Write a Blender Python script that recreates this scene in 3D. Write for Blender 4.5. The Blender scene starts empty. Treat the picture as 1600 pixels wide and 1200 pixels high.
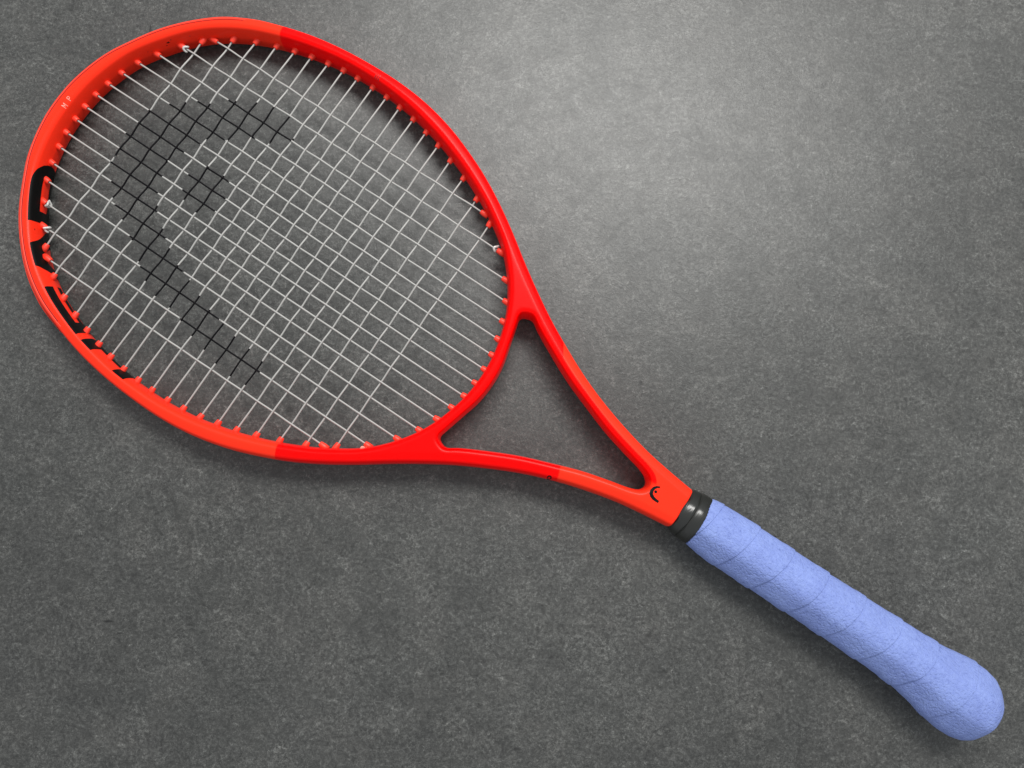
import bpy, bmesh, math, random
import numpy as np
import openvdb
from mathutils import Matrix, Vector
from mathutils.geometry import delaunay_2d_cdt

random.seed(7)
rng = np.random.default_rng(7)
scene = bpy.context.scene
col = scene.collection
MM = 0.001

# ------------------------------------------------------------------ placement of the racket on the table
# racket coordinates in millimetres: x from the tip of the head to the butt, y across, z up, strings at z = 0
TILT = 0.0125            # the thick butt lifts the handle: slope of the table seen from the racket
REST = 10.55             # string plane above the table at x = 0
TURN = 0.58565           # the racket lies turned by 33.6 degrees
EYE = Vector((377.58, -37.07, 436.0))      # the eye above the table, in racket millimetres

n = Vector((TILT, 0, 1)).normalized()
to_table = n.rotation_difference(Vector((0, 0, 1))).to_matrix().to_4x4()
turn = Matrix.Rotation(-TURN, 4, 'Z')
base = Vector((0, 0, -REST))
# racket mm -> world metres (table top at z = 0, world x and y along the sides of the picture)
WORLD = Matrix.Scale(MM, 4) @ turn @ to_table @ Matrix.Translation(-base)
foot = WORLD @ EYE
SHIFT = Matrix.Translation(Vector((-foot.x, -foot.y, 0)))
WORLD = SHIFT @ WORLD
ROOT = WORLD @ Matrix.Translation(base) @ Matrix.Scale(1000, 4)   # root empty: metres, on the table under the tip

# ------------------------------------------------------------------ camera
cam = bpy.data.cameras.new('camera')
cam.sensor_fit = 'HORIZONTAL'; cam.sensor_width = 36.0
cam.lens = 1130 / 1600 * 36.0
cam.clip_start = 0.01; cam.clip_end = 50
cam_ob = bpy.data.objects.new('camera', cam); col.objects.link(cam_ob)
rot = (WORLD.to_3x3().normalized() @ Matrix.Rotation(TURN, 3, 'Z')
       @ Matrix.Rotation(-0.0035637, 3, 'Y') @ Matrix.Rotation(0.118304, 3, 'X'))
cam_ob.matrix_world = Matrix.Translation(WORLD @ EYE) @ rot.to_4x4()
scene.camera = cam_ob

# ------------------------------------------------------------------ light
world = bpy.data.worlds.new('World'); scene.world = world
world.use_nodes = True
bg = world.node_tree.nodes['Background']
bg.inputs['Color'].default_value = (0.93, 0.97, 1.0, 1)
bg.inputs['Strength'].default_value = 0.62

def area(name, loc, target, sx, sy, power, colour):
    l = bpy.data.lights.new(name, 'AREA'); l.shape = 'RECTANGLE'; l.size = sx; l.size_y = sy
    l.energy = power; l.color = colour
    o = bpy.data.objects.new(name, l); col.objects.link(o)
    o.location = loc
    o.rotation_euler = (Vector(target) - Vector(loc)).to_track_quat('-Z', 'Y').to_euler()
    return o
area('window_light', (0.23, 0.80, 1.18), (0.05, 0.08, 0.0), 0.92, 0.42, 25, (1.0, 0.985, 0.955))

vs = scene.view_settings
vs.view_transform = 'Standard'; vs.look = 'None'; vs.exposure = 0; vs.gamma = 1
vs.use_curve_mapping = False

# ------------------------------------------------------------------ helpers
def link(name, me, parent=None, mats=(), smooth=True):
    o = bpy.data.objects.new(name, me); col.objects.link(o)
    for m in mats: me.materials.append(m)
    if smooth: me.polygons.foreach_set('use_smooth', [True] * len(me.polygons))
    if parent is not None: o.parent = parent
    return o

def pymesh(name, v, f):
    me = bpy.data.meshes.new(name)
    me.from_pydata([tuple(p) for p in v], [], f); me.update()
    return me

def fast_mesh(name, v, q):
    me = bpy.data.meshes.new(name)
    me.vertices.add(len(v)); me.vertices.foreach_set('co', np.asarray(v, np.float32).ravel())
    me.loops.add(q.size); me.loops.foreach_set('vertex_index', q.astype(np.int32).ravel())
    k = q.shape[1]
    me.polygons.add(len(q)); me.polygons.foreach_set('loop_start', np.arange(0, q.size, k, dtype=np.int32))
    me.polygons.foreach_set('loop_total', np.full(len(q), k, np.int32))
    me.update(calc_edges=True); me.validate()
    return me

def loft(rings, close_start=False, close_end=False):
    """rings: (n, k, 3) -> verts, faces"""
    n, k, _ = rings.shape
    v = rings.reshape(-1, 3).tolist(); f = []
    for i in range(n - 1):
        for j in range(k):
            a, b = i * k + j, i * k + (j + 1) % k
            f.append((a, b, b + k, a + k))
    if close_start:
        v.append(rings[0].mean(0).tolist()); c = len(v) - 1
        f += [(c, (j + 1) % k, j) for j in range(k)]
    if close_end:
        v.append(rings[-1].mean(0).tolist()); c = len(v) - 1; o = (n - 1) * k
        f += [(c, o + j, o + (j + 1) % k) for j in range(k)]
    return v, f

def spline(p, step):
    """centripetal Catmull-Rom through open point list, resampled"""
    p = np.array(p, float)
    P = np.vstack([2 * p[0] - p[1], p, 2 * p[-1] - p[-2]])
    out = []
    for i in range(1, len(P) - 2):
        p0, p1, p2, p3 = P[i - 1:i + 3]
        t0 = 0; t1 = t0 + max(np.linalg.norm(p1 - p0), 1e-6) ** .5
        t2 = t1 + max(np.linalg.norm(p2 - p1), 1e-6) ** .5; t3 = t2 + max(np.linalg.norm(p3 - p2), 1e-6) ** .5
        m = max(2, int(np.linalg.norm(p2 - p1) / step))
        for t in np.linspace(t1, t2, m, endpoint=False):
            a1 = (t1 - t) / (t1 - t0) * p0 + (t - t0) / (t1 - t0) * p1
            a2 = (t2 - t) / (t2 - t1) * p1 + (t - t1) / (t2 - t1) * p2
            a3 = (t3 - t) / (t3 - t2) * p2 + (t - t2) / (t3 - t2) * p3
            b1 = (t2 - t) / (t2 - t0) * a1 + (t - t0) / (t2 - t0) * a2
            b2 = (t3 - t) / (t3 - t1) * a2 + (t - t1) / (t3 - t1) * a3
            out.append((t2 - t) / (t2 - t1) * b1 + (t - t1) / (t2 - t1) * b2)
    out.append(P[-2])
    return np.array(out)

def mirror_closed(half, step):
    """half outline from y=0 to y=0 (y>=0) -> closed symmetric outline"""
    h = np.array(half, float)
    ext = np.vstack([h[1:3][::-1] * [1, -1], h, h[-3:-1][::-1] * [1, -1]])
    s = spline(ext, step)
    a = int(np.argmin(np.hypot(*(s - h[0]).T))); b = int(np.argmin(np.hypot(*(s - h[-1]).T)))
    s = s[a:b + 1]; s[0, 1] = s[-1, 1] = 0
    return np.vstack([s, (s[1:-1] * [1, -1])[::-1]])

def resample(c, nseg):
    c2 = np.vstack([c, c[:1]]); L = np.r_[0, np.cumsum(np.hypot(*np.diff(c2, axis=0).T))]
    t = np.linspace(0, L[-1], nseg, endpoint=False)
    return np.stack([np.interp(t, L, c2[:, 0]), np.interp(t, L, c2[:, 1])], 1)

def smooth_closed(c, it):
    for _ in range(it): c = (np.roll(c, 1, 0) + 2 * c + np.roll(c, -1, 0)) / 4
    return c

# ------------------------------------------------------------------ materials
def mat(name):
    m = bpy.data.materials.new(name); m.use_nodes = True
    nt = m.node_tree; return m, nt, nt.nodes['Principled BSDF']

def node(nt, t, **kw):
    nd = nt.nodes.new(t)
    for k, v in kw.items():
        if k in nd.inputs: nd.inputs[k].default_value = v
        else: setattr(nd, k, v)
    return nd

def ramp(nt, src, stops):
    r = nt.nodes.new('ShaderNodeValToRGB'); e = r.color_ramp.elements
    while len(e) < len(stops): e.new(0.5)
    for el, (p, c) in zip(e, stops): el.position = p; el.color = (*c, 1) if len(c) == 3 else c
    nt.links.new(src, r.inputs[0]); return r

def mixc(nt, fac, a, b, mode='MIX'):
    m = nt.nodes.new('ShaderNodeMix'); m.data_type = 'RGBA'; m.blend_type = mode
    for sock, v in ((m.inputs[0], fac), (m.inputs[6], a), (m.inputs[7], b)):
        if hasattr(v, 'is_output'): nt.links.new(v, sock)
        elif isinstance(v, (int, float)): sock.default_value = v
        else: sock.default_value = (*v, 1)
    return m.outputs[2]

RED = (0.90, 0.0, 0.0)
ORANGE = (0.92, 0.030, 0.010)

def table_material():
    m, nt, b = mat('dark_stone_laminate'); L = nt.links.new
    tc = node(nt, 'ShaderNodeTexCoord'); co = tc.outputs['Object']
    def noise(scale, detail, rough, dist, vec=co):
        n = node(nt, 'ShaderNodeTexNoise', Scale=scale, Detail=detail, Roughness=rough, Distortion=dist); L(vec, n.inputs['Vector']); return n.outputs[0]
    def mapped(scale, rotz):
        mp = node(nt, 'ShaderNodeMapping'); L(co, mp.inputs['Vector'])
        mp.inputs['Scale'].default_value = scale; mp.inputs['Rotation'].default_value = (0, 0, rotz); return mp.outputs[0]
    def grey(src, stops): return ramp(nt, src, [(p, (v, v, v)) for p, v in stops]).outputs[0]
    cloud = noise(5.0, 3.0, 0.5, 0.2)
    blotch = noise(26.0, 6.0, 0.66, 0.5)
    patch = noise(55.0, 5.0, 0.7, 1.2)
    grain = noise(520.0, 4.0, 0.72, 0.6)
    swirl = noise(95.0, 8.0, 0.78, 2.6)
    swirl2 = noise(1.0, 7.0, 0.75, 2.2, mapped((70, 150, 1), 0.6))
    fine = noise(1500.0, 2.0, 0.6, 0.0)
    fib1 = noise(1.0, 4.0, 0.7, 1.8, mapped((260, 620, 1), 0.45))
    fib2 = noise(1.0, 4.0, 0.7, 1.8, mapped((640, 240, 1), 0.2))
    base = ramp(nt, blotch, [(0.30, (0.044, 0.045, 0.043)), (0.52, (0.053, 0.0535, 0.0508)), (0.72, (0.063, 0.0625, 0.0590))])
    c = base.outputs[0]
    c = mixc(nt, 1.0, c, grey(cloud, [(0.3, 0.84), (0.7, 1.16)]), 'MULTIPLY')
    c = mixc(nt, 1.0, c, grey(patch, [(0.32, 0.84), (0.5, 1.0), (0.68, 1.14)]), 'MULTIPLY')
    c = mixc(nt, 1.0, c, grey(swirl, [(0.36, 0.60), (0.47, 0.94), (0.55, 1.04), (0.66, 1.62)]), 'MULTIPLY')
    c = mixc(nt, 1.0, c, grey(swirl2, [(0.34, 0.70), (0.46, 0.96), (0.56, 1.02), (0.68, 1.45)]), 'MULTIPLY')
    # patches with strong grain, others calm
    where = grey(patch, [(0.36, 0.45), (0.60, 1.0)])
    strong = mixc(nt, 1.0, grey(grain, [(0.36, 0.56), (0.5, 0.98), (0.62, 1.62)]), grey(fine, [(0.34, 0.70), (0.66, 1.36)]), 'MULTIPLY')
    c = mixc(nt, 1.0, c, mixc(nt, where, (1, 1, 1), strong), 'MULTIPLY')
    # pale and dark flecks
    c = mixc(nt, 0.9, c, grey(fib1, [(0.30, 0.55), (0.39, 1.0), (0.59, 1.0), (0.68, 1.95)]), 'MULTIPLY')
    c = mixc(nt, 0.9, c, grey(fib2, [(0.28, 0.45), (0.37, 1.0), (0.60, 1.0), (0.69, 1.9)]), 'MULTIPLY')
    # sparse dark chips, some of them hair-like
    for vec, sc, gate_v, r in ((co, 22.0, 0.30, 0.034), (mapped((1.0, 4.2, 1), 1.1), 12.0, 0.22, 0.040), (mapped((4.4, 1.0, 1), 0.5), 10.0, 0.20, 0.036)):
        v = node(nt, 'ShaderNodeTexVoronoi', Scale=sc); L(vec, v.inputs['Vector'])
        rv = grey(v.outputs['Distance'], [(r * .7, 0.28), (r * 1.25, 1.0)])
        vr = node(nt, 'ShaderNodeTexWhiteNoise'); L(v.outputs['Position'], vr.inputs['Vector'])
        gate = node(nt, 'ShaderNodeMath', operation='LESS_THAN'); L(vr.outputs['Value'], gate.inputs[0]); gate.inputs[1].default_value = gate_v
        c = mixc(nt, gate.outputs[0], c, mixc(nt, 1.0, c, rv, 'MULTIPLY'))
    L(c, b.inputs['Base Color'])
    L(grey(patch, [(0.3, 0.44), (0.7, 0.39)]), b.inputs['Roughness'])
    b.inputs['Specular IOR Level'].default_value = 0.5
    def madd(a, k, prev=None):
        n = node(nt, 'ShaderNodeMath', operation='MULTIPLY_ADD'); L(a, n.inputs[0]); n.inputs[1].default_value = k
        if prev is None: n.inputs[2].default_value = 0
        else: L(prev, n.inputs[2])
        return n.outputs[0]
    h = madd(fine, 0.35, madd(fib1, 0.45, madd(fib2, 0.45, madd(grain, 1.0, madd(swirl, 0.9)))))
    bp = node(nt, 'ShaderNodeBump', Strength=0.22, Distance=0.0006); L(h, bp.inputs['Height'])
    L(bp.outputs[0], b.inputs['Normal'])
    return m

def paint_material():
    m, nt, b = mat('two_tone_racket_paint'); L = nt.links.new
    at = node(nt, 'ShaderNodeAttribute', attribute_name='paint')
    tc = node(nt, 'ShaderNodeTexCoord')
    nz = node(nt, 'ShaderNodeTexNoise', Scale=900.0, Detail=2.0); L(tc.outputs['Object'], nz.inputs['Vector'])
    c = mixc(nt, at.outputs['Fac'], ORANGE, RED)
    L(c, b.inputs['Base Color'])
    rr = ramp(nt, nz.outputs[0], [(0.3, (0.27,) * 3), (0.7, (0.33,) * 3)])
    L(rr.outputs[0], b.inputs['Roughness'])
    bp = node(nt, 'ShaderNodeBump', Strength=0.04, Distance=0.0002); L(nz.outputs[0], bp.inputs['Height']); L(bp.outputs[0], b.inputs['Normal'])
    b.inputs['Specular IOR Level'].default_value = 0.11
    return m

def plain(name, c, rough, spec=0.5, noise=0.0, nscale=600.0, bump=0.0):
    m, nt, b = mat(name); L = nt.links.new
    tc = node(nt, 'ShaderNodeTexCoord')
    nz = node(nt, 'ShaderNodeTexNoise', Scale=nscale, Detail=3.0); L(tc.outputs['Object'], nz.inputs['Vector'])
    r = ramp(nt, nz.outputs[0], [(0.3, tuple(x * (1 - noise) for x in c)), (0.7, tuple(min(1, x * (1 + noise)) for x in c))])
    L(r.outputs[0], b.inputs['Base Color'])
    b.inputs['Roughness'].default_value = rough; b.inputs['Specular IOR Level'].default_value = spec
    if bump:
        bp = node(nt, 'ShaderNodeBump', Strength=bump, Distance=0.0004); L(nz.outputs[0], bp.inputs['Height']); L(bp.outputs[0], b.inputs['Normal'])
    return m

def string_material():
    m, nt, b = mat('polyester_string'); L = nt.links.new
    at = node(nt, 'ShaderNodeAttribute', attribute_name='ink')
    tc = node(nt, 'ShaderNodeTexCoord')
    nz = node(nt, 'ShaderNodeTexNoise', Scale=1500.0, Detail=2.0); L(tc.outputs['Object'], nz.inputs['Vector'])
    ad = node(nt, 'ShaderNodeMath', operation='MULTIPLY_ADD'); L(nz.outputs[0], ad.inputs[0]); ad.inputs[1].default_value = 0.9; L(at.outputs['Fac'], ad.inputs[2])
    th = ramp(nt, ad.outputs[0], [(0.88, (0, 0, 0)), (1.0, (1, 1, 1))])
    c = mixc(nt, th.outputs[0], (0.37, 0.365, 0.35), (0.004, 0.004, 0.005))
    L(c, b.inputs['Base Color'])
    rg = ramp(nt, th.outputs[0], [(0, (0.38,) * 3), (1, (0.6,) * 3)]); L(rg.outputs[0], b.inputs['Roughness'])
    b.inputs['Specular IOR Level'].default_value = 0.3
    sp = ramp(nt, th.outputs[0], [(0, (0.35,) * 3), (1, (0.10,) * 3)]); L(sp.outputs[0], b.inputs['Specular IOR Level'])
    return m

def grip_material():
    m, nt, b = mat('lavender_overgrip'); L = nt.links.new
    tc = node(nt, 'ShaderNodeTexCoord'); co = tc.outputs['Object']
    n1 = node(nt, 'ShaderNodeTexNoise', Scale=460.0, Detail=5.0, Roughness=0.66, Distortion=0.6); L(co, n1.inputs['Vector'])
    n2 = node(nt, 'ShaderNodeTexNoise', Scale=60.0, Detail=3.0, Roughness=0.6); L(co, n2.inputs['Vector'])
    v = node(nt, 'ShaderNodeTexVoronoi', Scale=520.0); L(co, v.inputs['Vector'])
    c1 = ramp(nt, n1.outputs[0], [(0.27, (0.11, 0.15, 0.38)), (0.40, (0.190, 0.255, 0.57)), (0.75, (0.235, 0.31, 0.63))])
    c2 = ramp(nt, n2.outputs[0], [(0.3, (0.90, 0.90, 0.93)), (0.7, (1.06, 1.06, 1.04))])
    c = mixc(nt, 1.0, c1.outputs[0], c2.outputs[0], 'MULTIPLY')
    L(c, b.inputs['Base Color'])
    b.inputs['Roughness'].default_value = 0.72
    b.inputs['Specular IOR Level'].default_value = 0.3
    mp = node(nt, 'ShaderNodeMapping'); L(co, mp.inputs['Vector']); mp.inputs['Scale'].default_value = (700, 130, 130)
    mp.inputs['Rotation'].default_value = (0, 0, 0.35)
    n3 = node(nt, 'ShaderNodeTexNoise', Scale=1.0, Detail=3.0, Distortion=1.0); L(mp.outputs[0], n3.inputs['Vector'])
    n4 = node(nt, 'ShaderNodeTexNoise', Scale=720.0, Detail=2.0, Roughness=0.5, Distortion=0.3); L(co, n4.inputs['Vector'])
    pit = ramp(nt, n4.outputs[0], [(0.30, (0, 0, 0)), (0.52, (1, 1, 1))])
    a0 = node(nt, 'ShaderNodeMath', operation='MULTIPLY'); L(n3.outputs[0], a0.inputs[0]); a0.inputs[1].default_value = 0.7
    a1 = node(nt, 'ShaderNodeMath', operation='MULTIPLY_ADD'); L(n1.outputs[0], a1.inputs[0]); a1.inputs[1].default_value = 0.9; L(a0.outputs[0], a1.inputs[2])
    a2 = node(nt, 'ShaderNodeMath', operation='MULTIPLY_ADD'); L(pit.outputs[0], a2.inputs[0]); a2.inputs[1].default_value = 0.8; L(a1.outputs[0], a2.inputs[2])
    bp = node(nt, 'ShaderNodeBump', Strength=0.48, Distance=0.0009); L(a2.outputs[0], bp.inputs['Height']); L(bp.outputs[0], b.inputs['Normal'])
    return m

def collar_material():
    m, nt, b = mat('black_rubber_collar'); L = nt.links.new
    tc = node(nt, 'ShaderNodeTexCoord'); co = tc.outputs['Object']
    mp = node(nt, 'ShaderNodeMapping'); L(co, mp.inputs['Vector']); mp.inputs['Scale'].default_value = (380, 60, 60)
    mp.inputs['Rotation'].default_value = (0, 0, 0.12)
    n1 = node(nt, 'ShaderNodeTexNoise', Scale=1.0, Detail=2.0, Distortion=0.6); L(mp.outputs[0], n1.inputs['Vector'])
    b.inputs['Base Color'].default_value = (0.010, 0.0105, 0.009, 1)
    b.inputs['Specular IOR Level'].default_value = 0.7
    b.inputs['Roughness'].default_value = 0.30
    bp = node(nt, 'ShaderNodeBump', Strength=0.35, Distance=0.0012); L(n1.outputs[0], bp.inputs['Height']); L(bp.outputs[0], b.inputs['Normal'])
    return m

M_TABLE = table_material(); M_PAINT = paint_material(); M_STRING = string_material()
M_GRIP = grip_material(); M_COLLAR = collar_material()
M_GROM = plain('orange_grommet_plastic', (0.88, 0.045, 0.022), 0.42, 0.45)
M_BUMP = plain('orange_bumper_plastic', (0.88, 0.042, 0.016), 0.45, 0.4, 0.05)
M_BLACK = plain('black_lettering', (0.003, 0.003, 0.003), 0.45, 0.12)
M_PALE = plain('pale_print', (0.85, 0.32, 0.25), 0.5)
M_DRED = plain('dark_red_print', (0.30, 0.004, 0.004), 0.5)
M_KNOT = plain('knotted_string', (0.50, 0.49, 0.47), 0.25, 0.6)

# ------------------------------------------------------------------ table
def build_table():
    v, f = [], []
    s = 0.9; bm = bmesh.new()
    bmesh.ops.create_cube(bm, size=1.0)
    for q in bm.verts: q.co = Vector((q.co.x * 2 * s, q.co.y * 2 * s, (q.co.z - 0.5) * 0.03))
    bmesh.ops.bevel(bm, geom=[e for e in bm.edges], offset=0.002, segments=2, affect='EDGES')
    me = bpy.data.meshes.new('table_top'); bm.to_mesh(me); bm.free()
    o = link('table_top', me, None, (M_TABLE,), False)
    o['kind'] = 'structure'
    o['label'] = 'dark grey mottled stone table top under the racket'
    return o
build_table()

# ------------------------------------------------------------------ racket root
racket = bpy.data.objects.new('tennis_racket', None); col.objects.link(racket)
racket.empty_display_size = 0.02
racket.matrix_world = ROOT
racket['label'] = 'red and orange tennis racket with lavender grip lying diagonally on the table'
racket['category'] = 'tennis racket'

def part(name, me, mats, parent=racket, smooth=True):
    o = link(name, me, parent, mats, smooth)
    if parent is racket: o.location = (0, 0, REST * MM)
    return o

# ------------------------------------------------------------------ outlines (mm)
OUT = [(13.4, 0), (14.0, 12), (17.0, 27.6), (21.5, 41.4), (27.6, 53.4), (38.9, 72), (52.2, 87.5), (67.8, 100.9), (84.8, 110.6),
       (101.5, 116.6), (122.4, 122.2), (144.8, 125.7), (168.6, 127.2), (190, 127.0), (209.5, 124.8), (229.6, 120.1), (247.8, 113.6),
       (265.6, 105.7), (282.4, 96.4), (298.4, 86.2), (317, 73.2), (332.8, 62.8), (349.1, 52.9), (366.2, 43.9), (383.4, 35.7),
       (401.4, 28.7), (420.2, 22.9), (439.6, 18.2), (455, 15.7), (474, 13.4), (482, 12.8)]
GROM = [(28.4, 4.9), (29, 14.7), (31, 25.3), (33.8, 35.6), (38.2, 47.2), (45.4, 58.8), (54.9, 71.7), (62.3, 79.9), (70.3, 86.7),
        (77.9, 91.9), (91, 99), (103.8, 103.9), (115.4, 107.6), (126.8, 110.5), (137.8, 112.6), (148.7, 114.3), (159.6, 114.9),
        (170.9, 115.1), (182.1, 114.8), (193.1, 113.6), (204.7, 111.9), (216, 109.2), (227.6, 106.2), (239.6, 102.1), (253, 96.9),
        (267.2, 90.2), (274.4, 86.6), (283.5, 80.9), (296.7, 71.8), (309.1, 58.8), (317.2, 47.1), (322.5, 36.4), (326, 25.2),
        (328.5, 15.3), (329.5, 4.9)]
THR = [(341.2, 0), (340.2, 12.5), (336.9, 25.6), (333.4, 38.6), (332.3, 43.0), (332.9, 44.6), (337.6, 46.6), (339.4, 46.2), (345.0, 42.6),
       (360, 34.8), (378, 26.4), (396, 19.6), (414, 13.3), (431, 8.9), (443, 6.0), (448.3, 3.6), (450.4, 0)]

c_out = spline(OUT, 3.0)
c_out = np.vstack([c_out, (c_out[1:] * [1, -1])[::-1]])
g = [(28.25, 0)] + GROM + [(329.7, 0)]
c_in = resample(mirror_closed(g, 2.0), 400); c_in = smooth_closed(c_in, 12)
tan = np.roll(c_in, -1, 0) - np.roll(c_in, 1, 0); tan /= np.hypot(*tan.T)[:, None]
nrm = np.stack([-tan[:, 1], tan[:, 0]], 1)
if ((nrm * (c_in - c_in.mean(0))).sum(1) < 0).mean() > .5: nrm = -nrm
c_in = c_in + nrm * 2.1
c_thr = resample(mirror_closed(THR, 1.2), 260); 

def sdist(px, py, poly):
    """signed distance, positive inside the polygon"""
    best = np.full(px.shape, 1e9, np.float32); ins = np.zeros(px.shape, bool)
    a = poly; b = np.roll(poly, -1, 0)
    for (ax, ay), (bx, by) in zip(a, b):
        ex, ey = bx - ax, by - ay; L2 = ex * ex + ey * ey
        if L2 < 1e-12: continue
        wx = px - ax; wy = py - ay
        t = np.clip((wx * ex + wy * ey) / L2, 0, 1)
        np.minimum(best, (wx - t * ex) ** 2 + (wy - t * ey) ** 2, out=best)
        if ay != by:
            c = ((ay > py) != (by > py)) & (px < ex * (py - ay) / ey + ax)
            ins ^= c
    d = np.sqrt(best)
    return np.where(ins, d, -d)

def smin(a, b, k):
    h = np.clip(0.5 + 0.5 * (b - a) / k, 0, 1)
    return b + (a - b) * h - k * h * (1 - h)
def smax(a, b, k): return -smin(-a, -b, k)

X_END = 474.0
G = 0.6
gx = np.arange(8.0, 480.0, G, dtype=np.float32)
gy = np.arange(0.0, 132.0, G, dtype=np.float32)
PX, PY = np.meshgrid(gx, gy, indexing='ij')
# far-away cells do not matter: evaluate each outline only where needed
sO = sdist(PX, PY, resample(c_out, 420))
sI = -sdist(PX, PY, resample(c_in, 360))
sT = np.full_like(sO, 200.0)
mk = PX > 300
sT[mk] = -sdist(PX[mk], PY[mk], c_thr)

def blur(f):
    f = np.pad(f, 1, mode='edge'); f[:, 0] = f[:, 2]          # mirror plane at y = 0
    f = (f[:-2] + 2 * f[1:-1] + f[2:]) / 4
    return (f[:, :-2] + 2 * f[:, 1:-1] + f[:, 2:]) / 4
sO, sI, sT = blur(sO), blur(sI), blur(sT)

def half_thick(x):
    return np.interp(x, [10, 60, 170, 300, 400, 474], [10.7, 10.9, 11.3, 11.2, 10.9, 11.3])

WIDE = [(0.0, -6.8), (0.8, -3.5), (2.4, -1.55), (6.6, 0.0)]
MID = [(0.0, -6.5), (0.6, -3.1), (1.7, -1.2), (4.4, 0.0)]
SLIM = [(0.0, -6.0), (0.45, -2.6), (1.3, -1.0), (3.4, 0.0)]
def section(d, z, a, pts=WIDE):
    """implicit cross-section; d = distance in from the edge, z = height, a = half thickness"""
    z = np.abs(z)
    F = -d
    ks = [3.2, 2.6, 1.8] if pts is MID else [2.2, 1.2, 0.8]
    for (d0, z0), (d1, z1), k in zip(pts[:-1], pts[1:], ks):
        nx, nz = (z1 - z0), (d1 - d0); L = math.hypot(nx, nz); nx /= L; nz /= L
        F = smax(F, -(d - d0) * nx + (z - a - z0) * nz, k)
    return smax(F, z - a, 0.35)

def softness(x): return np.interp(x, [180, 300], [2.6, 0.35])

A2 = half_thick(PX)
zz = np.arange(0.0, 13.2, G, dtype=np.float32)
vol = np.empty((len(gx), len(gy), len(zz)), np.float32)
for k, z in enumerate(zz):
    F = smax(section(sO, z, A2), section(sI, z, A2, MID), softness(PX))
    F = smax(smax(F, section(sT, z, A2, SLIM), 0.4), PX - X_END, 1.0)
    vol[:, :, k] = np.clip(F, -2.4, 2.4)
vol = np.concatenate([vol[:, :0:-1], vol], 1)
vol = np.concatenate([vol[:, :, :0:-1], vol], 2)
grid = openvdb.FloatGrid(2.4)
grid.copyFromArray(np.ascontiguousarray(vol))
pts, quads = grid.convertToQuads(0.0)
pts = np.asarray(pts, np.float64) * G + [gx[0], -gy[-1], -zz[-1]]
quads = np.asarray(quads, np.int64)

def bil(field, x, y):
    u = (x - gx[0]) / G; v = np.abs(y) / G
    i = np.clip(u.astype(int), 0, field.shape[0] - 2); j = np.clip(v.astype(int), 0, field.shape[1] - 2)
    fu = u - i; fv = v - j
    return (field[i, j] * (1 - fu) * (1 - fv) + field[i + 1, j] * fu * (1 - fv) + field[i, j + 1] * (1 - fu) * fv + field[i + 1, j + 1] * fu * fv)

def Fval(p):
    x, y, z = p[:, 0], p[:, 1], p[:, 2]
    a = half_thick(x)
    return smax(smax(smax(section(bil(sO, x, y), z, a), section(bil(sI, x, y), z, a, MID), softness(x)), section(bil(sT, x, y), z, a, SLIM), 0.4), x - X_END, 1.0)

# even out the mesh, then pull it exactly onto the implicit surface
e_ = np.concatenate([quads[:, [0, 1]], quads[:, [1, 2]], quads[:, [2, 3]], quads[:, [3, 0]]])
for it in range(3):
    acc = np.zeros_like(pts); cnt = np.bincount(e_[:, 0], minlength=len(pts)) + np.bincount(e_[:, 1], minlength=len(pts))
    for a_ in range(3):
        acc[:, a_] = np.bincount(e_[:, 0], pts[e_[:, 1], a_], len(pts)) + np.bincount(e_[:, 1], pts[e_[:, 0], a_], len(pts))
    pts = 0.5 * pts + 0.5 * acc / np.maximum(cnt, 1)[:, None]
for it in range(3):
    f0 = Fval(pts); e = 0.5
    gr = np.stack([(Fval(pts + e * ax) - Fval(pts - e * ax)) / (2 * e) for ax in np.eye(3)], 1)
    g2 = (gr ** 2).sum(1) + 1e-6
    pts = pts - gr * np.clip(f0 / g2, -0.3, 0.3)[:, None]

# orientation
t0 = pts[quads[:2000]]
nn = np.cross(t0[:, 1] - t0[:, 0], t0[:, 2] - t0[:, 0])
if (nn * gr[quads[:2000, 0]]).sum() < 0: quads = quads[:, ::-1]

def sstep(a, b, x):
    t = np.clip((x - a) / (b - a), 0, 1); return t * t * (3 - 2 * t)

def paint_of(p):
    """1 = red lacquer, 0 = orange lacquer"""
    x, y = p[:, 0], p[:, 1]
    up = sstep(-0.25, 0.25, x - (104.4 + 0.30 * (117.2 - y)))
    lo = sstep(-0.25, 0.25, x - (255.2 + 0.39 * (-y - 98)))
    red = np.where(y > 0, up, lo)
    st = bil(sT, x, y)
    endU = sstep(-0.25, 0.25, x - (363.6 + 0.6 * (42.5 - y)))
    inner = sstep(4.4, 4.0, st) * sstep(455, 452, x + 0 * y) * sstep(2.0, 4.0, y)
    endL = sstep(-0.25, 0.25, x - (402.2 + 0.35 * (-y - 21)))
    end = np.where(y > 0, endU * (1 - inner), endL)
    return np.clip(red - end, 0, 1) * (x > 90)

me = fast_mesh('frame', pts * MM, quads)
at = me.attributes.new('paint', 'FLOAT', 'POINT'); at.data.foreach_set('value', paint_of(pts).astype(np.float32))
frame = part('frame', me, (M_PAINT,))

def top_surface(x, y, lift):
    lo = np.zeros_like(x); hi = np.full_like(x, 14.0)
    for _ in range(40):
        z = (lo + hi) / 2
        F = Fval(np.stack([x, y, z], 1)); lo = np.where(F < 0, z, lo); hi = np.where(F < 0, hi, z)
    return np.stack([x, y, lo + lift], 1)

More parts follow.
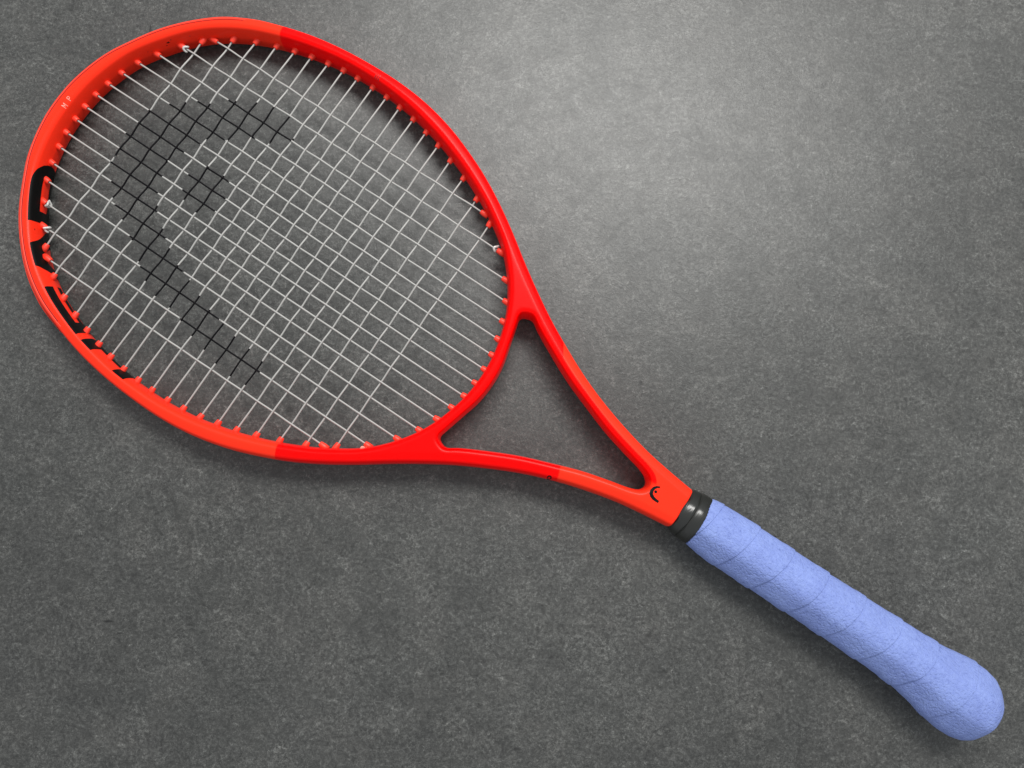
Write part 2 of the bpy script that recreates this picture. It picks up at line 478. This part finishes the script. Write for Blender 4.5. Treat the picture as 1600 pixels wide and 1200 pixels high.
# ------------------------------------------------------------------ bumper guard along the tip
cs = spline(OUT, 1.0); Ls = np.r_[0, np.cumsum(np.hypot(*np.diff(cs, axis=0).T))]
def out_pt(t):
    s = abs(t); sg = 1 if t >= 0 else -1
    p = np.array([np.interp(s, Ls, cs[:, 0]), np.interp(s, Ls, cs[:, 1])])
    q = np.array([np.interp(s + 1, Ls, cs[:, 0]), np.interp(s + 1, Ls, cs[:, 1])]); r = np.array([np.interp(max(s - 1, 0), Ls, cs[:, 0]), np.interp(max(s - 1, 0), Ls, cs[:, 1])])
    if s < 1: d = np.array([0.0, 1.0])
    else: d = q - r; d /= np.hypot(*d)
    nm = np.array([-d[1], d[0]])
    return p * [1, sg], nm * [1, sg]
t_up = Ls[np.argmin(np.abs(cs[:, 0] - 84))]; t_lo = Ls[np.argmin(np.abs(cs[:, 0] - 106))]
ts = np.linspace(-t_lo, t_up, 220)
PN = [out_pt(t) for t in ts]; bp_ = np.array([a for a, _ in PN]); bn_ = np.array([b for _, b in PN])
def surf_z(d): q = bp_ - bn_ * d; return top_surface(q[:, 0], q[:, 1], 0.0)[:, 2]
Z25, Z18, Z10, Z05, ZS = surf_z(3.9), surf_z(2.8), surf_z(1.4), surf_z(0.5), surf_z(4.25)
rings = []; seam_shade = []
for i_, t in enumerate(ts):
    p, nm = PN[i_]
    k = min(1.0, (t + t_lo) / 24 + 0.02, (t_up - t) / 24 + 0.02); k = k * k * (3 - 2 * k) if k < 1 else 1
    half = [(-3.9, Z25[i_] - 0.6), (-3.82, Z25[i_] + 0.12 * k), (-2.8, Z18[i_] + 0.26 * k), (-1.4, Z10[i_] + 0.36 * k), (-0.5, Z05[i_] + 0.38 * k), (0.15 * k, Z05[i_] - 1.0), (0.65 * k, 5.3), (1.0 * k, 3.8)]
    ring = half + [(1.1 * k, 0)] + [(a, -z) for a, z in half[::-1]]
    rings.append([(p[0] + nm[0] * a, p[1] + nm[1] * a, z) for a, z in ring])
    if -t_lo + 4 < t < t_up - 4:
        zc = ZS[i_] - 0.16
        seam_shade.append([(p[0] + nm[0] * (-4.25 + .42 * math.cos(a)), p[1] + nm[1] * (-4.25 + .42 * math.cos(a)), zc + .36 * math.sin(a)) for a in np.arange(8) * math.pi / 4])
v, f = loft(np.array(rings) * MM, True, True)
part('bumper_guard', pymesh('bumper_guard', v, f), (M_BUMP,))
M_SEAM_SHADE = plain('dark_red_seam_shade', (0.30, 0.006, 0.003), 0.6, 0.2)  # dark red bead: shade of the gap beside the guard, put in as colour
v, f = loft(np.array(seam_shade) * MM, True, True)
part('bumper_seam_shade', pymesh('bumper_seam_shade', v, f), (M_SEAM_SHADE,))

# ------------------------------------------------------------------ lettering draped on the frame
cin_closed = np.vstack([c_in, c_in[:1]])
Lin = np.r_[0, np.cumsum(np.hypot(*np.diff(cin_closed, axis=0).T))]
tin = np.roll(c_in, -1, 0) - np.roll(c_in, 1, 0); tin /= np.hypot(*tin.T)[:, None]
nin = np.stack([-tin[:, 1], tin[:, 0]], 1)
if ((nin * (c_in - c_in.mean(0))).sum(1) < 0).mean() > .5: nin = -nin
nin_c = np.vstack([nin, nin[:1]])
CEN = 6.0      # section centre, distance in from the inner wall

def inner_surface(s, phi, lift):
    """points on the inner face: s along the head outline, phi = angle up from the inward direction"""
    s = np.mod(s, Lin[-1])
    bx = np.interp(s, Lin, cin_closed[:, 0]); by = np.interp(s, Lin, cin_closed[:, 1])
    nx = np.interp(s, Lin, nin_c[:, 0]); ny = np.interp(s, Lin, nin_c[:, 1])
    lo = np.zeros_like(s); hi = np.full_like(s, 16.0)
    for _ in range(32):
        r = (lo + hi) / 2
        u = CEN - r * np.cos(phi)
        F = Fval(np.stack([bx + nx * u, by + ny * u, r * np.sin(phi)], 1))
        lo = np.where(F < 0, r, lo); hi = np.where(F < 0, hi, r)
    r = lo + lift
    u = CEN - r * np.cos(phi)
    return np.stack([bx + nx * u, by + ny * u, r * np.sin(phi)], 1)

def dense(poly, step):
    out = []
    for (a, b) in zip(poly, poly[1:] + poly[:1]):
        m = max(1, int(math.hypot(b[0] - a[0], b[1] - a[1]) / step))
        out += [(a[0] + (b[0] - a[0]) * i / m, a[1] + (b[1] - a[1]) * i / m) for i in range(m)]
    return out

def cdt(outer, holes, step):
    """triangulate a polygon with holes and inner points"""
    V = []; E = []
    for loop in [outer] + holes:
        lp = dense(loop, step); o = len(V); V += lp
        E += [(o + i, o + (i + 1) % len(lp)) for i in range(len(lp))]
    P = np.array(V); x0, y0 = P.min(0); x1, y1 = P.max(0)
    gxx, gyy = np.meshgrid(np.arange(x0 + step / 2, x1, step), np.arange(y0 + step / 2, y1, step))
    q = np.stack([gxx.ravel(), gyy.ravel()], 1)
    def inside(pp, poly): return sdist(pp[:, 0].astype(np.float64), pp[:, 1].astype(np.float64), np.array(poly))
    if len(q):
        m = inside(q, outer) > step * .3
        for h in holes: m &= inside(q, h) < -step * .3
        V += [tuple(w) for w in q[m]]
    r = delaunay_2d_cdt([Vector(w) for w in V], E, [], 0, 1e-6)
    vv = np.array([tuple(w) for w in r[0]]); ff = [tuple(t) for t in r[2]]
    cen = np.array([vv[list(t)].mean(0) for t in ff])
    m = inside(cen, outer) > 0
    for h in holes: m &= inside(cen, h) < 0
    return vv, [t for t, k in zip(ff, m) if k]

def decal_top(name, outer, holes, material, step=0.4, lift=0.10, parent=None):
    vv, ff = cdt(outer, holes, step)
    p = top_surface(vv[:, 0], vv[:, 1], lift)
    me = pymesh(name, p * MM, ff); fix_up(me)
    return part(name, me, (material,), parent or frame)

def decal_inner(name, outer, holes, material, step=0.5, lift=0.14):
    """outer / holes given as (s mm, phi degrees)"""
    K = 8.0      # mm per radian, keeps the triangles even
    f2 = lambda L: [(a, math.radians(b) * K) for a, b in L]
    vv, ff = cdt(f2(outer), [f2(h) for h in holes], step)
    p = inner_surface(vv[:, 0], vv[:, 1] / K, lift)
    me = pymesh(name, p * MM, ff)
    return part(name, me, (material,), frame)

def fix_up(me):
    b = bmesh.new(); b.from_mesh(me)
    for fc in b.faces:
        if fc.normal.z < 0: fc.normal_flip()
    b.to_mesh(me); b.free()

# four large black letters on the inner face of the head (distance along the head in mm, angle round the tube in degrees)
decal_inner('letter', [(662.3, 70.0), (671.0, 70.0), (671.6, 6), (689.6, 4), (689.0, 71.0), (697.6, 72.0), (698.8, 6), (699.6, -86), (691.0, -86),
                       (690.8, -60), (673.0, -60), (672.6, -86), (664.0, -86), (663.0, 6)], [], M_BLACK)
decal_inner('letter', [(702.2, 72.0), (737.6, 71.0), (738.3, 36), (711.3, 36), (711.9, -4), (739.0, -7), (739.4, -46), (712.6, -46), (713.0, -60),
                       (740.0, -60), (740.4, -88), (705.0, -88), (703.6, 0)], [], M_BLACK)
decal_inner('letter', [(751.8, 72.0), (766.5, 72.0), (771.0, 20), (776.0, -33), (779.6, -86), (769.5, -86), (765.1, -42), (760.6, 27), (758.0, 30),
                       (755.6, -5), (753.4, -43), (752.4, -86), (744.4, -86), (748.2, -18), (750.0, 45)], [], M_BLACK)
decal_inner('letter', [(780.4, 73.0), (795, 72.3), (803, 72.0), (806.3, 71.2), (809.0, 69), (811.4, 65), (813.4, 60), (815.2, 52), (816.9, 41), (818.3, 18), (818.9, -12), (818.6, -40), (817.2, -66), (814.5, -86),
                       (782.4, -86), (781.2, -10)],
            [[(788.3, 23), (806, 20), (808.6, 17.5), (810.2, 9), (811.0, -10), (811.0, -30), (810.0, -43), (807.5, -49), (791.1, -46), (788.6, -38)]], M_BLACK)


# dark scuffs by the tied-off string and along the tip
for s0, ph, w_, h_ in ((72.2, 44, 1.3, 8), (70.4, 30, 0.7, 5), (74.6, 52, 0.5, 4), (86.5, 46, 0.4, 4), (58.0, 34, 0.6, 3), (60.3, 28, 0.4, 3), (797.0, 84, 0.5, 3), (783.0, 86, 0.4, 3), (775.5, 52, 0.7, 3)):
    decal_inner('scuff', [(s0 - w_, ph), (s0 - w_ * .2, ph - h_ * .5), (s0 + w_, ph - h_ * .2), (s0 + w_ * .4, ph + h_ * .1), (s0 + w_ * .5, ph + h_ * .6), (s0 - w_ * .3, ph + h_ * .3)], [], M_DRED if w_ < .65 else M_BLACK, 0.4, 0.10)
# emblem at the throat: a curved stroke and a dot
decal_top('emblem', [(x + 1.2, y) for x, y in [(454.8, 3.5), (452.8, 2.55), (451.6, 1.0), (451.1, -1.2), (451.6, -3.3), (453.2, -4.75), (455.2, -5.35), (457.1, -5.4),
                     (458.9, -5.3), (458.7, -3.9), (456.71, -3.75), (455.0, -3.35), (453.6, -2.45), (453.0, -0.9), (453.25, 0.7), (454.0, 1.9), (455.2, 2.6)]], [], M_BLACK, 0.4)
circ = lambda x, y, r, k=14, sy=1.0: [(x + r * math.cos(2 * math.pi * i / k), y + r * sy * math.sin(2 * math.pi * i / k)) for i in range(k)]
decal_top('emblem_dot', circ(455.5, -0.5, 0.85), [], M_BLACK, 0.4)
decal_top('size_mark', circ(399.6, -27.9, 1.4), [circ(399.6, -27.9, 0.6)], M_BLACK, 0.3)

# the letters M and P printed at the tip
def stroke(pts_, w):
    L, R = [], []
    pts_ = [np.array(p, float) for p in pts_]
    for i, p in enumerate(pts_):
        d = (pts_[min(i + 1, len(pts_) - 1)] - pts_[max(i - 1, 0)]); d /= np.hypot(*d); nn = np.array([-d[1], d[0]]) * w / 2
        L.append(tuple(p + nn)); R.append(tuple(p - nn))
    return L + R[::-1]
def print_letter(name, strokes, cx, cy, h, w=0.42):
    V = []; F = []
    for st in strokes:
        # letter space: u along +y of the racket, v towards the tip (-x)
        q = [(cx - (b - 0.5) * h, cy + (a - 0.5) * h * 0.8) for a, b in st]
        for k in range(len(q) - 1):
            sg = np.array(q[k:k + 2]); dd = sg[1] - sg[0]; dd /= np.hypot(*dd)
            vv, ff = cdt(stroke([sg[0] - dd * w * .4, sg[1] + dd * w * .4], w), [], 0.5)
            p = top_surface(vv[:, 0], vv[:, 1], 0.16 + 0.004 * k); o = len(V)
            V += (p * MM).tolist(); F += [tuple(i + o for i in t) for t in ff]
    me = pymesh(name, V, F); fix_up(me)
    part(name, me, (M_PALE,), frame)
print_letter('letter', [[(0, 0), (0, 1), (.5, .3), (1, 1), (1, 0)]], 23.1, -2.6, 2.3, 0.32)
print_letter('letter', [[(0, 0), (0, 1), (.6, 1), (.85, .75), (.6, .45), (0, .45)]], 22.8, 2.9, 2.3, 0.32)
# tiny marks and a chip in the lacquer
for k in range(3):
    decal_top('printed_mark', [(172.6 + k * 1.3, 119.0), (173.2 + k * 1.3, 119.0), (173.2 + k * 1.3, 121.4 + .3 * k), (172.6 + k * 1.3, 121.4 + .3 * k)], [], M_DRED, 0.5)
decal_top('paint_chip', [(295.6, -74.9), (297.0, -75.6), (298.9, -74.2), (299.6, -73.0), (298.6, -72.8), (297.2, -73.6), (295.9, -74.0)], [], M_PALE, 0.5)

# ------------------------------------------------------------------ string bed
main_y = [86.65, 71.8, 58.8, 47.2, 36.0, 25.15, 15.1, 4.95]
main_y = main_y + [-q for q in main_y[::-1]]
main_x0 = [70.3, 54.9, 45.4, 38.2, 33.8, 31.0, 29.0, 28.4]; main_x0 += main_x0[::-1]
main_x1 = [274.4, 296.7, 309.1, 317.2, 322.5, 326.0, 328.5, 329.5]; main_x1 += main_x1[::-1]
cross_x = [62.3, 77.9, 91.0, 103.8, 115.4, 126.8, 137.8, 148.7, 159.6, 170.9, 182.1, 193.1, 204.7, 216.0, 227.6, 239.6, 253.0, 267.2, 283.5]
cross_y = [79.9, 91.9, 99.0, 103.9, 107.6, 110.5, 112.6, 114.3, 114.9, 115.1, 114.8, 113.6, 111.9, 109.2, 106.2, 102.1, 96.9, 90.2, 80.9]
INK = [[(143.9, 71.5), (149.5, 59.4), (137.7, 49.6), (127.7, 46.9), (114.6, 36.2), (105.0, 32.9), (102.4, 25.5), (96.9, 14.7), (92.4, 5.2), (94.6, -4.4), (99.0, -15.6), (106.0, -24.9), (113.4, -30.8), (119.6, -35.1), (127.7, -40.0), (138.3, -45.7), (150.1, -49.6), (160.4, -54.3), (171.5, -57.5), (183.7, -59.5), (193.1, -61.9), (205.8, -63.4), (216.7, -65.2), (219.4, -71.4), (217.3, -83.1), (205.7, -84.3), (193.4, -82.6), (183.5, -79.7), (172.6, -77.4), (160.3, -72.6), (149.7, -70.1), (138.2, -69.1), (127.8, -65.8), (116.2, -57.5), (100.9, -46.6), (79.3, -35.2), (70.2, -25.2), (62.9, -15.5), (61.2, -6.0), (59.1, 5.4), (60.6, 14.0), (62.0, 25.7), (70.2, 36.3), (83.7, 47.4), (91.8, 50.7), (100.7, 59.2), (115.0, 67.2), (127.1, 71.2)],
       [(114.5, 15.9), (126.4, 16.7), (135.0, 14.4), (137.4, 5.0), (136.5, -4.6), (127.5, -12.5), (116.2, -10.6), (110.5, -4.9), (107.5, 5.1)]]
SR = 0.54      # string radius
AMP = 0.53

def string_mesh(name, p0, p1, cross, sign0):
    """p0, p1: ends in the string plane; cross: [(param along, over?)]"""
    p0 = np.array(p0); p1 = np.array(p1); L = np.hypot(*(p1 - p0)); d = (p1 - p0) / L
    kt = [0.0, 3.0] + [c for c, _ in cross] + [L - 3.0, L]
    kz = [0, 0] + [AMP * s for _, s in cross] + [0, 0]
    # sideways wander under tension
    t = np.unique(np.r_[np.arange(0, L, 0.9), L])
    z = np.zeros_like(t)
    for a in range(len(kt) - 1):
        m = (t >= kt[a]) & (t <= kt[a + 1])
        if kt[a + 1] - kt[a] < 1e-6: continue
        u = (t[m] - kt[a]) / (kt[a + 1] - kt[a]); u = np.clip((u - 0.08) / 0.84, 0, 1)
        z[m] = kz[a] + (kz[a + 1] - kz[a]) * (u * u * (3 - 2 * u))
    nv = np.array([-d[1], d[0]])
    k = 10; ang = np.arange(k) * 2 * math.pi / k
    c = p0[None] + t[:, None] * d[None]
    ink = np.zeros(len(t))
    for pl in INK:
        sd = sdist(c[:, 0].copy(), c[:, 1].copy(), np.array(pl))
        ink = np.maximum(ink, np.clip(0.5 + sd / 1.6 + rng.normal(0, .12), 0, 1))
    ring = np.stack([c[:, None, 0] + nv[0] * SR * np.cos(ang)[None], c[:, None, 1] + nv[1] * SR * np.cos(ang)[None], z[:, None] + SR * np.sin(ang)[None]], 2)
    v, f = loft(ring * MM, True, True)
    me = pymesh(name, v, f)
    at = me.attributes.new('ink', 'FLOAT', 'POINT')
    vals = np.r_[np.repeat(ink, k), ink[0], ink[-1]]
    at.data.foreach_set('value', vals.astype(np.float32))
    return me

jit = lambda a: rng.normal(0, a)
mains = []; crosses = []
for i, y in enumerate(main_y): mains.append(((main_x0[i], y + jit(.15)), (main_x1[i], y + jit(.15))))
for j, x in enumerate(cross_x): crosses.append(((x + jit(.2), cross_y[j]), (x + jit(.2), -cross_y[j])))
EXT = 4.0
for i, (a, b) in enumerate(mains):
    cr = [(x - a[0] + EXT, 1 if (i + 1 + j + 1) % 2 else -1) for j, x in enumerate(cross_x) if a[0] + 1 < x < b[0] - 1 and abs(a[1]) < cross_y[j] - 1]
    part('main_string', string_mesh('main_string', (a[0] - EXT, a[1]), (b[0] + EXT, b[1]), cr, 0), (M_STRING,))
for j, (a, b) in enumerate(crosses):
    cr = [(a[1] - y + EXT, -1 if (i + 1 + j + 1) % 2 else 1) for i, y in enumerate(main_y) if main_x0[i] + 1 < cross_x[j] < main_x1[i] - 1 and abs(y) < cross_y[j] - 1]
    part('cross_string', string_mesh('cross_string', (a[0], a[1] + EXT), (b[0], b[1] - EXT), cr, 0), (M_STRING,))

# ------------------------------------------------------------------ grommets (one mesh, one object each)
def lathe_x(profile, k):
    ang = np.arange(k) * 2 * math.pi / k
    return np.array([[(x, r * math.cos(a), r * math.sin(a)) for a in ang] for x, r in profile])
gv, gf = loft(lathe_x([(-5.0, 2.0), (-2.2, 1.95), (-1.0, 1.8), (0.0, 1.62), (0.35, 1.46), (0.45, 1.15), (0.35, 0.9), (-0.5, 0.8), (-0.8, 0.3)], 16) * MM, True, True)
grom_me = pymesh('grommet', gv, gf); grom_me.materials.append(M_GROM)
grom_me.polygons.foreach_set('use_smooth', [True] * len(grom_me.polygons))
def grommet(p, ang):
    o = bpy.data.objects.new('grommet', grom_me); col.objects.link(o); o.parent = racket
    o.location = (p[0] * MM, p[1] * MM, REST * MM); o.rotation_euler = (random.uniform(-3, 3), random.uniform(-.06, .06), ang + random.uniform(-.05, .05))
    s = random.uniform(.95, 1.05); o.scale = (random.uniform(.88, 1.12), s, s)
for a, b in mains: grommet(a, 0.0); grommet(b, math.pi)
for a, b in crosses: grommet(a, -math.pi / 2); grommet(b, math.pi / 2)

# ------------------------------------------------------------------ knots where strings are tied off
def tube(path, r, k=8):
    path = np.array(path, float); n = len(path); rings = []
    up = np.array([0, 0, 1.0])
    for i in range(n):
        d = path[min(i + 1, n - 1)] - path[max(i - 1, 0)]; d /= np.linalg.norm(d)
        s = np.cross(d, up if abs(d[2]) < .9 else np.array([1.0, 0, 0])); s /= np.linalg.norm(s); w = np.cross(d, s)
        rings.append([path[i] + r * (math.cos(t) * s + math.sin(t) * w) for t in np.arange(k) * 2 * math.pi / k])
    return loft(np.array(rings), True, True)
def knot(p, ang, seed):
    rr = random.Random(seed); pts_ = []
    for t in np.linspace(0, 2 * math.pi * 1.55, 46):
        pts_.append((1.5 + 0.85 * math.cos(2 * t + 1) * .8 + 0.25 * t / 5, 1.65 * math.cos(t + seed), 1.55 * math.sin(t + seed) + 0.3))
    q = pts_[-1]; d = np.array(pts_[-1]) - np.array(pts_[-2]); d /= np.linalg.norm(d)
    for k in range(1, 6): pts_.append(tuple(np.array(q) + d * k * .45 + np.array([0.05 * k, 0, 0.08 * k])))
    v, f = tube(np.array(pts_), 0.66)
    v = np.array(v); ca, sa = math.cos(ang), math.sin(ang)
    v = np.stack([p[0] + ca * v[:, 0] - sa * v[:, 1], p[1] + sa * v[:, 0] + ca * v[:, 1], v[:, 2]], 1) * MM
    part('knot', pymesh('knot', v, f), (M_KNOT,))
knot(mains[1][0], 0, 1.0); knot(mains[13][0], 0, 2.2); knot(mains[14][0], 0, 4.0); knot(mains[1][1], math.pi, 5.1)

# ------------------------------------------------------------------ handle: collar, wrapped grip, butt
def oct_r(th, w, h):
    """soft octagon: support-function blend"""
    c, s = np.abs(np.cos(th)), np.abs(np.sin(th))
    dg = 0.90 * (w + h) / 2
    p = 11.0
    return ((c / w) ** p + (s / h) ** p + ((c + s) / math.sqrt(2) / dg) ** p) ** (-1 / p)
HX = [470, 480, 487, 497, 510, 570, 612, 632, 645, 655, 664, 672, 678, 682, 685, 686.3]
HW = [13.2, 14.2, 15.0, 16.5, 16.9, 16.6, 17.0, 17.8, 19.2, 21.3, 22.4, 22.1, 20.6, 18.0, 13.6, 8.5]
HH = [11.4, 12.3, 13.4, 14.3, 14.6, 14.5, 14.6, 15.3, 16.4, 17.6, 18.2, 18.0, 17.0, 14.8, 11.0, 7.0]
HC = lambda x: -2.0 * sstep(615, 665, x)
def handle_pt(x, th, off):
    """th: 0 at -y, pi/2 on top, pi at +y"""
    w = np.interp(x, HX, HW); h = np.interp(x, HX, HH)
    r = oct_r(th, w, h) + off
    return np.stack([x, -r * np.cos(th) + HC(x), r * np.sin(th)], -1)

# collar: two rubber bands
def ring_loft(xs, offs, k=96):
    th = np.arange(k) * 2 * math.pi / k
    return np.array([handle_pt(np.full(k, x), th, o) for x, o in zip(xs, offs)])
def band(name, pr):
    xs = [a for a, _ in pr]; of = [b for _, b in pr]
    v, f = loft(ring_loft(xs, of) * MM, True, True)
    part(name, pymesh(name, v, f), (M_COLLAR,))
band('collar_band', [(470, -2.0), (472.6, -1.6), (473.6, -0.5), (474.6, 0.2), (476.5, 0.75), (479.0, 0.8), (480.6, 0.7), (481.0, 0.2)])
band('collar_sleeve', [(479.5, -0.5), (480.4, 0.5), (480.9, 1.05), (481.8, 1.2), (484.5, 1.05), (487.6, 0.6), (488.2, 0.0), (490, -1.5)])

# grip tape: one helical strip, each turn's butt-side edge lying over the next turn
PITCH = 24.2; SEAM0 = 509.5 - 0.35 * 24.2 / (2 * math.pi)
TURNS = 7
def tape_off(e):
    """radial offset against distance e from the covering edge (e<=0 towards the collar)"""
    return np.interp(e, [-PITCH - 7, -PITCH - 1, -PITCH + 3, -9.0, -6.0, -1.0, -0.35, 0.0, 0.02], [0.02, 0.05, 0.32, 0.45, 0.74, 0.84, 0.81, 0.66, 0.0])
es = np.r_[np.linspace(-PITCH - 6, -9, 22), np.linspace(-8.4, -1, 12), -0.6, -0.3, -0.12, 0.0, 0.02]
k = 120; rows = []
u_all = np.linspace(-1.0, TURNS - 1 + 0.5, int(k * (TURNS + 0.5)) + 1)
X_TOP = 487.4
wob = rng.normal(0, 1, 64)
for u in u_all:
    th = 2 * math.pi * u
    wv = 0.35 * math.sin(2.3 * th + 1) * .5 + 0.3 * math.sin(0.71 * th)
    x = SEAM0 + PITCH * u + es + wv
    top_edge = X_TOP + 0.9 * math.cos(th + 0.4)
    xx = np.clip(x, top_edge, 683)
    off = tape_off(es) + 0.12 * np.sin(0.9 * x + 2 * th) * .4 + np.where(xx <= top_edge + .05, -0.35, 0)
    rows.append(handle_pt(xx, np.full_like(xx, th), off))
rows = np.array(rows); n_, m_, _ = rows.shape
idx = np.arange(n_ * m_).reshape(n_, m_)
q = np.stack([idx[:-1, :-1], idx[1:, :-1], idx[1:, 1:], idx[:-1, 1:]], -1).reshape(-1, 4)
P = rows.reshape(-1, 3)
ar = np.linalg.norm(np.cross(P[q[:, 2]] - P[q[:, 0]], P[q[:, 3]] - P[q[:, 1]]), axis=1)
q = q[ar > 1e-4][:, ::-1]
grip = part('grip_tape', fast_mesh('grip_tape', P * MM, q), (M_GRIP,))
# butt end
xs = list(np.linspace(646, 672, 20)) + list(672 + 14.2 * np.sin(np.linspace(0.05, math.pi / 2, 26)))
v, f = loft(ring_loft(xs, [0.35] * len(xs), 128) * MM, True, True)
part('butt_cap', pymesh('butt_cap', v, f), (M_GRIP,))
# core under the tape so that nothing shows through
v, f = loft(ring_loft(np.linspace(487.9, 660, 40), [-0.12] + [-0.6] * 39, 64) * MM, True, True)
part('handle_core', pymesh('handle_core', v, f), (M_GRIP,))
